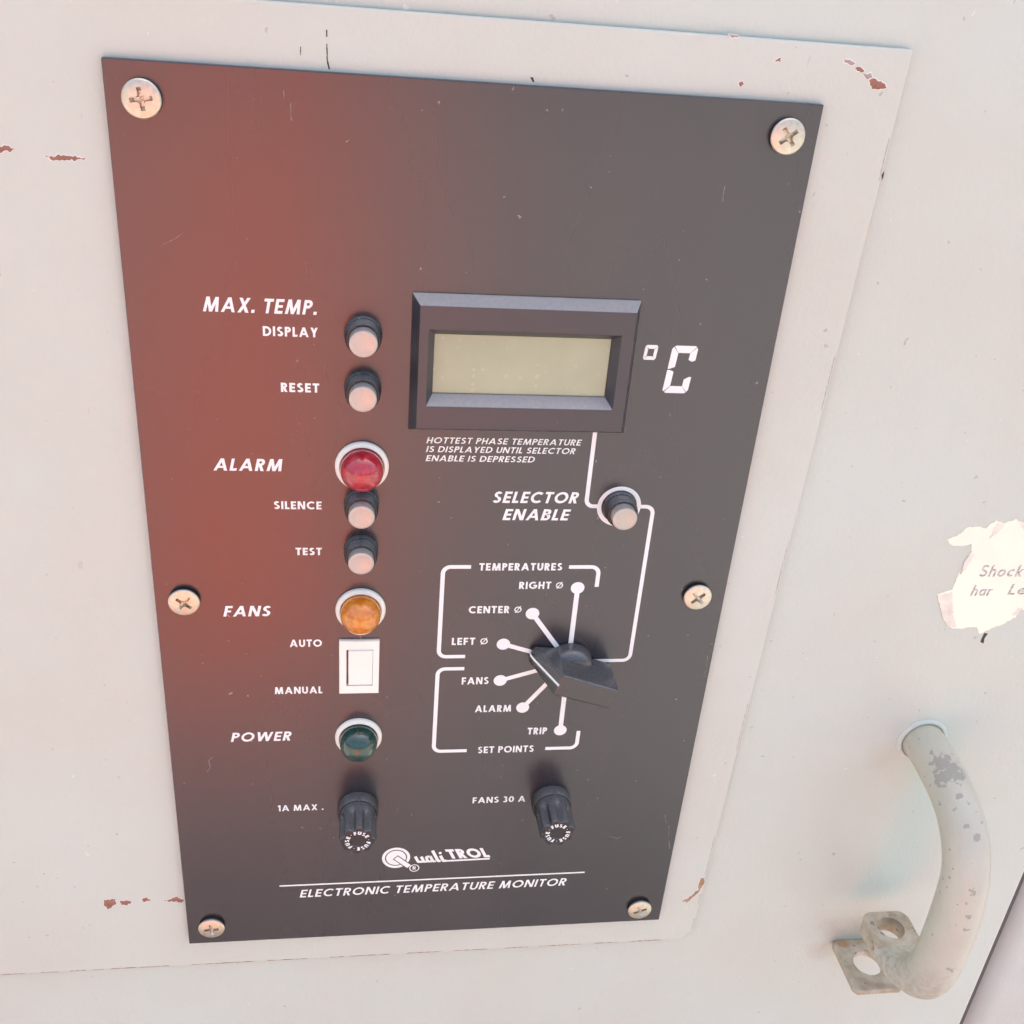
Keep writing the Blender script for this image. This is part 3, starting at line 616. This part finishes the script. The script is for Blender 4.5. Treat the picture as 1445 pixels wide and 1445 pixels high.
for i, ch in enumerate(txt):
    a = R(105 - i * 24); wd, ps = glyph_polys(ch, .27); hh = 1.55; k = 0
    for p in ps:
        pts = p[1] if p[0] == 'q' else p; k += 0 if p[0] == 'q' else 1
        q = [((u - wd / 2) * hh * 1.2, 3.05 + v * hh) for u, v in pts]
        b.poly([(x * math.cos(a - math.pi / 2) - z * math.sin(a - math.pi / 2), x * math.sin(a - math.pi / 2) + z * math.cos(a - math.pi / 2)) for x, z in q], 17.05 + k * STEP)
b.build('lettering', M_PRINT, fh, FO)
c = copy_part(fh, mon, (42.5, -92.0, 0), 'black fluted fuse holder beside FANS 30 A')
for ch in c.children:
    if ch.name.startswith(('lettering', 'fuse_cap')): ch.rotation_euler = (0, R(-20), 0)

# display
e = part_empty('display', mon, (17.5, 83, 0), 'rectangular meter with a blank greenish window')
b = MB(); cx, cz = 17.5, 83
def rc(x0, x1, z0, z1, d): return rect(x0 - cx, x1 - cx, z0 - cz, z1 - cz, d)
b.rings([rc(-16, 51.2, 61.8, 104.3, 0), rc(-16, 51.2, 61.8, 104.3, .7), rc(-13.9, 49.2, 63.9, 102.0, 5.0), rc(-11.3, 45.6, 71.2, 94.9, 5.0), rc(-9.3, 43.6, 73.9, 92.6, 1.6), rc(-9.3, 43.6, 73.9, 92.6, .2)], False)
b.build('bezel', M_BEZEL, e, (cx, cz, 0), bevel=.18)
b = MB(); b.box(-9.2 - cx, 43.5 - cx, 74.0 - cz, 92.5 - cz, .15, .9); b.build('screen', M_LCD, e, (cx, cz, 0))

# selector knob, turned to LEFT
e = part_empty('selector_knob', mon, (KX, KZ, 0), 'black pointer knob of the selector, turned to LEFT')
ax = Vector((-.947, .321)); pp = Vector((.321, .947))
def K(a, p, d): v = ax * a + pp * p; return (v.x, v.y, d)
b = MB()
b.rings([[K(-14.6, -4.2, .5), K(6.5, -4.6, .5), K(14.2, -2.9, .5), K(14.9, -1.6, .5), K(14.9, 1.6, .5), K(14.2, 2.9, .5), K(6.5, 4.6, .5), K(-14.6, 4.2, .5)],
         [K(-14.6, -4.2, 2.2), K(6.5, -4.6, 2.2), K(14.2, -2.9, 2.2), K(15.0, -1.6, 2.2), K(15.0, 1.6, 2.2), K(14.2, 2.9, 2.2), K(6.5, 4.6, 2.2), K(-14.6, 4.2, 2.2)],
         [K(-14.4, -4.05, 15.6), K(6.6, -4.3, 15.6), K(12.6, -3.0, 5.4), K(14.2, -1.6, 4.0), K(14.2, 1.6, 4.0), K(12.6, 3.0, 5.4), K(6.6, 4.3, 15.6), K(-14.4, 4.05, 15.6)],
         [K(-14.1, -3.7, 16), K(6.4, -3.95, 16), K(6.5, -2.6, 16), K(6.55, -1.3, 16), K(6.55, 1.3, 16), K(6.5, 2.6, 16), K(6.4, 3.95, 16), K(-14.1, 3.7, 16)]], True, True)
b.build('pointer_bar', M_KNOB, e, (KX, KZ, 0), bevel=.35)
b = MB(); b.lathe([(8.3, .3), (8.4, .8), (8.2, 3.6), (7.9, 4.6), (7.4, 5.4), (6.6, 6.2), (5.2, 6.9), (3, 7.2)], 64); b.build('skirt', M_KNOB, e, (KX, KZ, 0), smooth=50)
b = MB()
def kline(pts, wd):
    for i in range(len(pts) - 1):
        (a0, d0), (a1, d1) = pts[i], pts[i+1]; b.poly([K(a0, -wd, d0), K(a1, -wd, d1), K(a1, wd, d1), K(a0, wd, d0)])
kline([(15.06, 1.0), (15.06, 2.2), (14.30, 4.07), (6.62, 16.07)], .42)
b.build('pointer_mark', M_PRINT, e, (KX, KZ, 0))

# ------------------------------------------------------------------ handle and padlock tab on the door
HX, HZ = 190.5, -71.0
path = [(0, 0, -5), (0, 0, 4), (0, -1, 12), (0, -2.6, 20), (0, -5.4, 28), (0, -10, 35), (0, -16, 40), (0, -24, 43.5), (0, -34, 45.2), (0, -46, 46), (0, -58, 46), (0, -68, 45.4), (0, -76, 43.5), (0, -82.5, 39.5), (0, -86.5, 34), (0, -88, 28), (0, -88, 22)]
rad = [(8.2, 8.2)] * 5 + [(8.4, 8.4)] * 3 + [(8.7, 8.7), (8.9, 8.9), (8.9, 8.9), (8.9, 8.9), (8.9, 8.9), (9.2, 8.6), (9.6, 6.8), (10, 4.6), (10.2, 3.8)]
# Catmull-Rom refinement of the path
def cat(p, t):
    i = min(int(t), len(p) - 2); f = t - i; a = [Vector(p[max(0, min(len(p) - 1, k))]) for k in (i - 1, i, i + 1, i + 2)]
    return .5 * ((2 * a[1]) + (a[2] - a[0]) * f + (2 * a[0] - 5 * a[1] + 4 * a[2] - a[3]) * f * f + (3 * a[1] - a[0] - 3 * a[2] + a[3]) * f ** 3)
SN = 64; ring = []; pts = [cat(path, t * (len(path) - 1) / SN) for t in range(SN + 1)]; rr = [cat([(a, c, 0) for a, c in rad], t * (len(path) - 1) / SN) for t in range(SN + 1)]
for i, p in enumerate(pts):
    tg = (pts[min(i + 1, SN)] - pts[max(i - 1, 0)]).normalized(); side = Vector((1, 0, 0)); nn = tg.cross(side).normalized()
    sq = max(0, min(1, (i / SN - .84) / .12)); row = []
    for k in range(32):
        a = 2 * math.pi * k / 32; ca, sa = math.cos(a), math.sin(a); ex = 1 - .62 * sq
        u = math.copysign(abs(ca) ** ex, ca) * rr[i].x; v = math.copysign(abs(sa) ** ex, sa) * rr[i].y
        row.append(tuple(p + side * u + nn * v))
    ring.append(row)
hd = part_empty('door_handle', door, (HX, HZ, D_DOOR), 'worn bent bar handle with paint rubbed through')
b = MB(); b.rings(ring, True, True); b.build('bar', M_HAND, hd, (HX, HZ, 0), smooth=50)
b = MB(); b.lathe([(10.4, -4.58), (10.3, -4.1), (9.7, -3.6), (8.9, -3.4), (8.6, -3.6), (8.5, -4.5)], 48); b.build('collar', M_DOOR, hd, (HX, HZ, 0), smooth=50)
def tab(b, z0, z1, x0, x1, d0, d1, hx, hd_, hr, round_end=0):
    """level tab with a padlock hole through it: outer outline and hole with equal counts"""
    n = 40; outer = []; hole = []
    for k in range(n):
        a = 2 * math.pi * k / n; ca, sa = math.cos(a), math.sin(a); ts = []
        if ca > 1e-6: ts.append((x1 - hx) / ca)
        if ca < -1e-6: ts.append((x0 - hx) / ca)
        if sa > 1e-6: ts.append((d1 - hd_) / sa)
        if sa < -1e-6: ts.append((d0 - hd_) / sa)
        t = min(ts)
        ox, od = hx + ca * t, hd_ + sa * t
        if round_end:
            rl = math.hypot(max(abs(x0 - hx), abs(x1 - hx)), 0) * 1.12
            if (od - hd_) * round_end > 0: s = min(1, rl / math.hypot(ox - hx, od - hd_)); ox = hx + (ox - hx) * s; od = hd_ + (od - hd_) * s
        outer.append((ox, od)); hole.append((hx + ca * hr, hd_ + sa * hr))
    b.rings([[(x, z1 - 0, d) for x, d in hole], [(x, z0, d) for x, d in hole], [(x, z0, d) for x, d in outer], [(x, z1, d) for x, d in outer], [(x, z1, d) for x, d in hole]], False, False)
b = MB(); tab(b, -92.2, -84.0, -10.2, 10.2, 6.5, 24.5, 0, 15.2, 5.4, -1); b.build('padlock_eye', M_LUG, hd, (HX, HZ, 0), bevel=.7)
b = MB(); tab(b, -117.6, -114.6, -11.3, 11.0, -4.58, 21.5, 0, 8.2, 6.1); b.build('hasp_tab', M_LUG, door, (HX, HZ, 0), bevel=.4)

# ------------------------------------------------------------------ torn sticker
SO = (200, 6)
ol = [(174.6, 20.5), (178, 22), (181, 25.5), (184.5, 26.0), (188, 25.4), (191, 28.4), (194, 27.4), (198, 28.8), (203, 27.0), (208, 28.6), (213, 27.2), (219, 26.2), (221.5, 20), (220.5, 13), (222, 4), (220.6, -3.5), (217, -7.5), (213.4, -9.6), (212.5, -8.2), (211.8, -12.6), (207, -16.0), (203.6, -17.6), (199.6, -20.0), (197.4, -16.9), (193, -17.2), (187.6, -17.6), (183.4, -13.5), (180.4, -8), (177.4, -2.4), (182.8, -.4), (183.4, 6), (184.6, 11), (185.4, 15.6), (184.6, 19.0), (180.2, 17.8), (177, 18.3)]
def rough(pts, jag, seed, step=.8):
    rnd = random.Random(seed); out = []
    for i in range(len(pts)):
        a = Vector(pts[i]); c = Vector(pts[(i + 1) % len(pts)]); k = max(1, int((c - a).length / step)); nn = Vector((-(c - a).y, (c - a).x)).normalized()
        for t in range(k): out.append(tuple(a.lerp(c, t / k) + nn * rnd.uniform(-jag, jag)))
    return out
rp = rough(ol, .28, 5); b = MB(); b.prism([(x - SO[0], z - SO[1]) for x, z in rp], D_DOOR + .03, D_DOOR + .3)
st = b.build('warning_sticker', M_STICK, None, (SO[0], SO[1], 0)); st['label'] = 'torn white sticker remnant reading Shock on the cabinet door'; st['category'] = 'sticker'
for k, (pts, sd) in enumerate([([(178.2, -2.8), (183, -1.2), (184.5, -6), (186.5, -12), (189, -16.6), (186, -16.8), (182.8, -12.8), (180, -7)], 3), ([(191.5, 27.6), (194.5, 26.9), (193, 23), (190.5, 21), (191, 24.6)], 4), ([(200, 27.6), (206, 27.4), (203, 24.4)], 6), ([(184, 12), (185.6, 15.4), (187.2, 14.5), (185.2, 8), (184, 6)], 8), ([(213, -9.4), (211.8, -12), (209.6, -11.5), (211.5, -8.5)], 9)]):
    b = MB(); b.poly([(x - SO[0], z - SO[1]) for x, z in rough(pts, .3, sd, .6)], D_DOOR + .32); b.build('glue_stain', M_STICK2, st, (SO[0], SO[1], 0))
for (tx, x0, x1, z, h) in [('Shock', 191.0, 208.2, 5.2, 5.0), ('har', 190.4, 198.6, -3.0, 4.6), ('Le', 205.0, 212.5, -2.6, 4.6)]:
    cxx = (x0 + x1) / 2; b = MB(); add_text(b, tx, x0 - cxx, x1 - cxx, 0, h, .16, .12, D_DOOR + .34, .14); b.build('lettering', M_FADED, st, (cxx, z, 0))
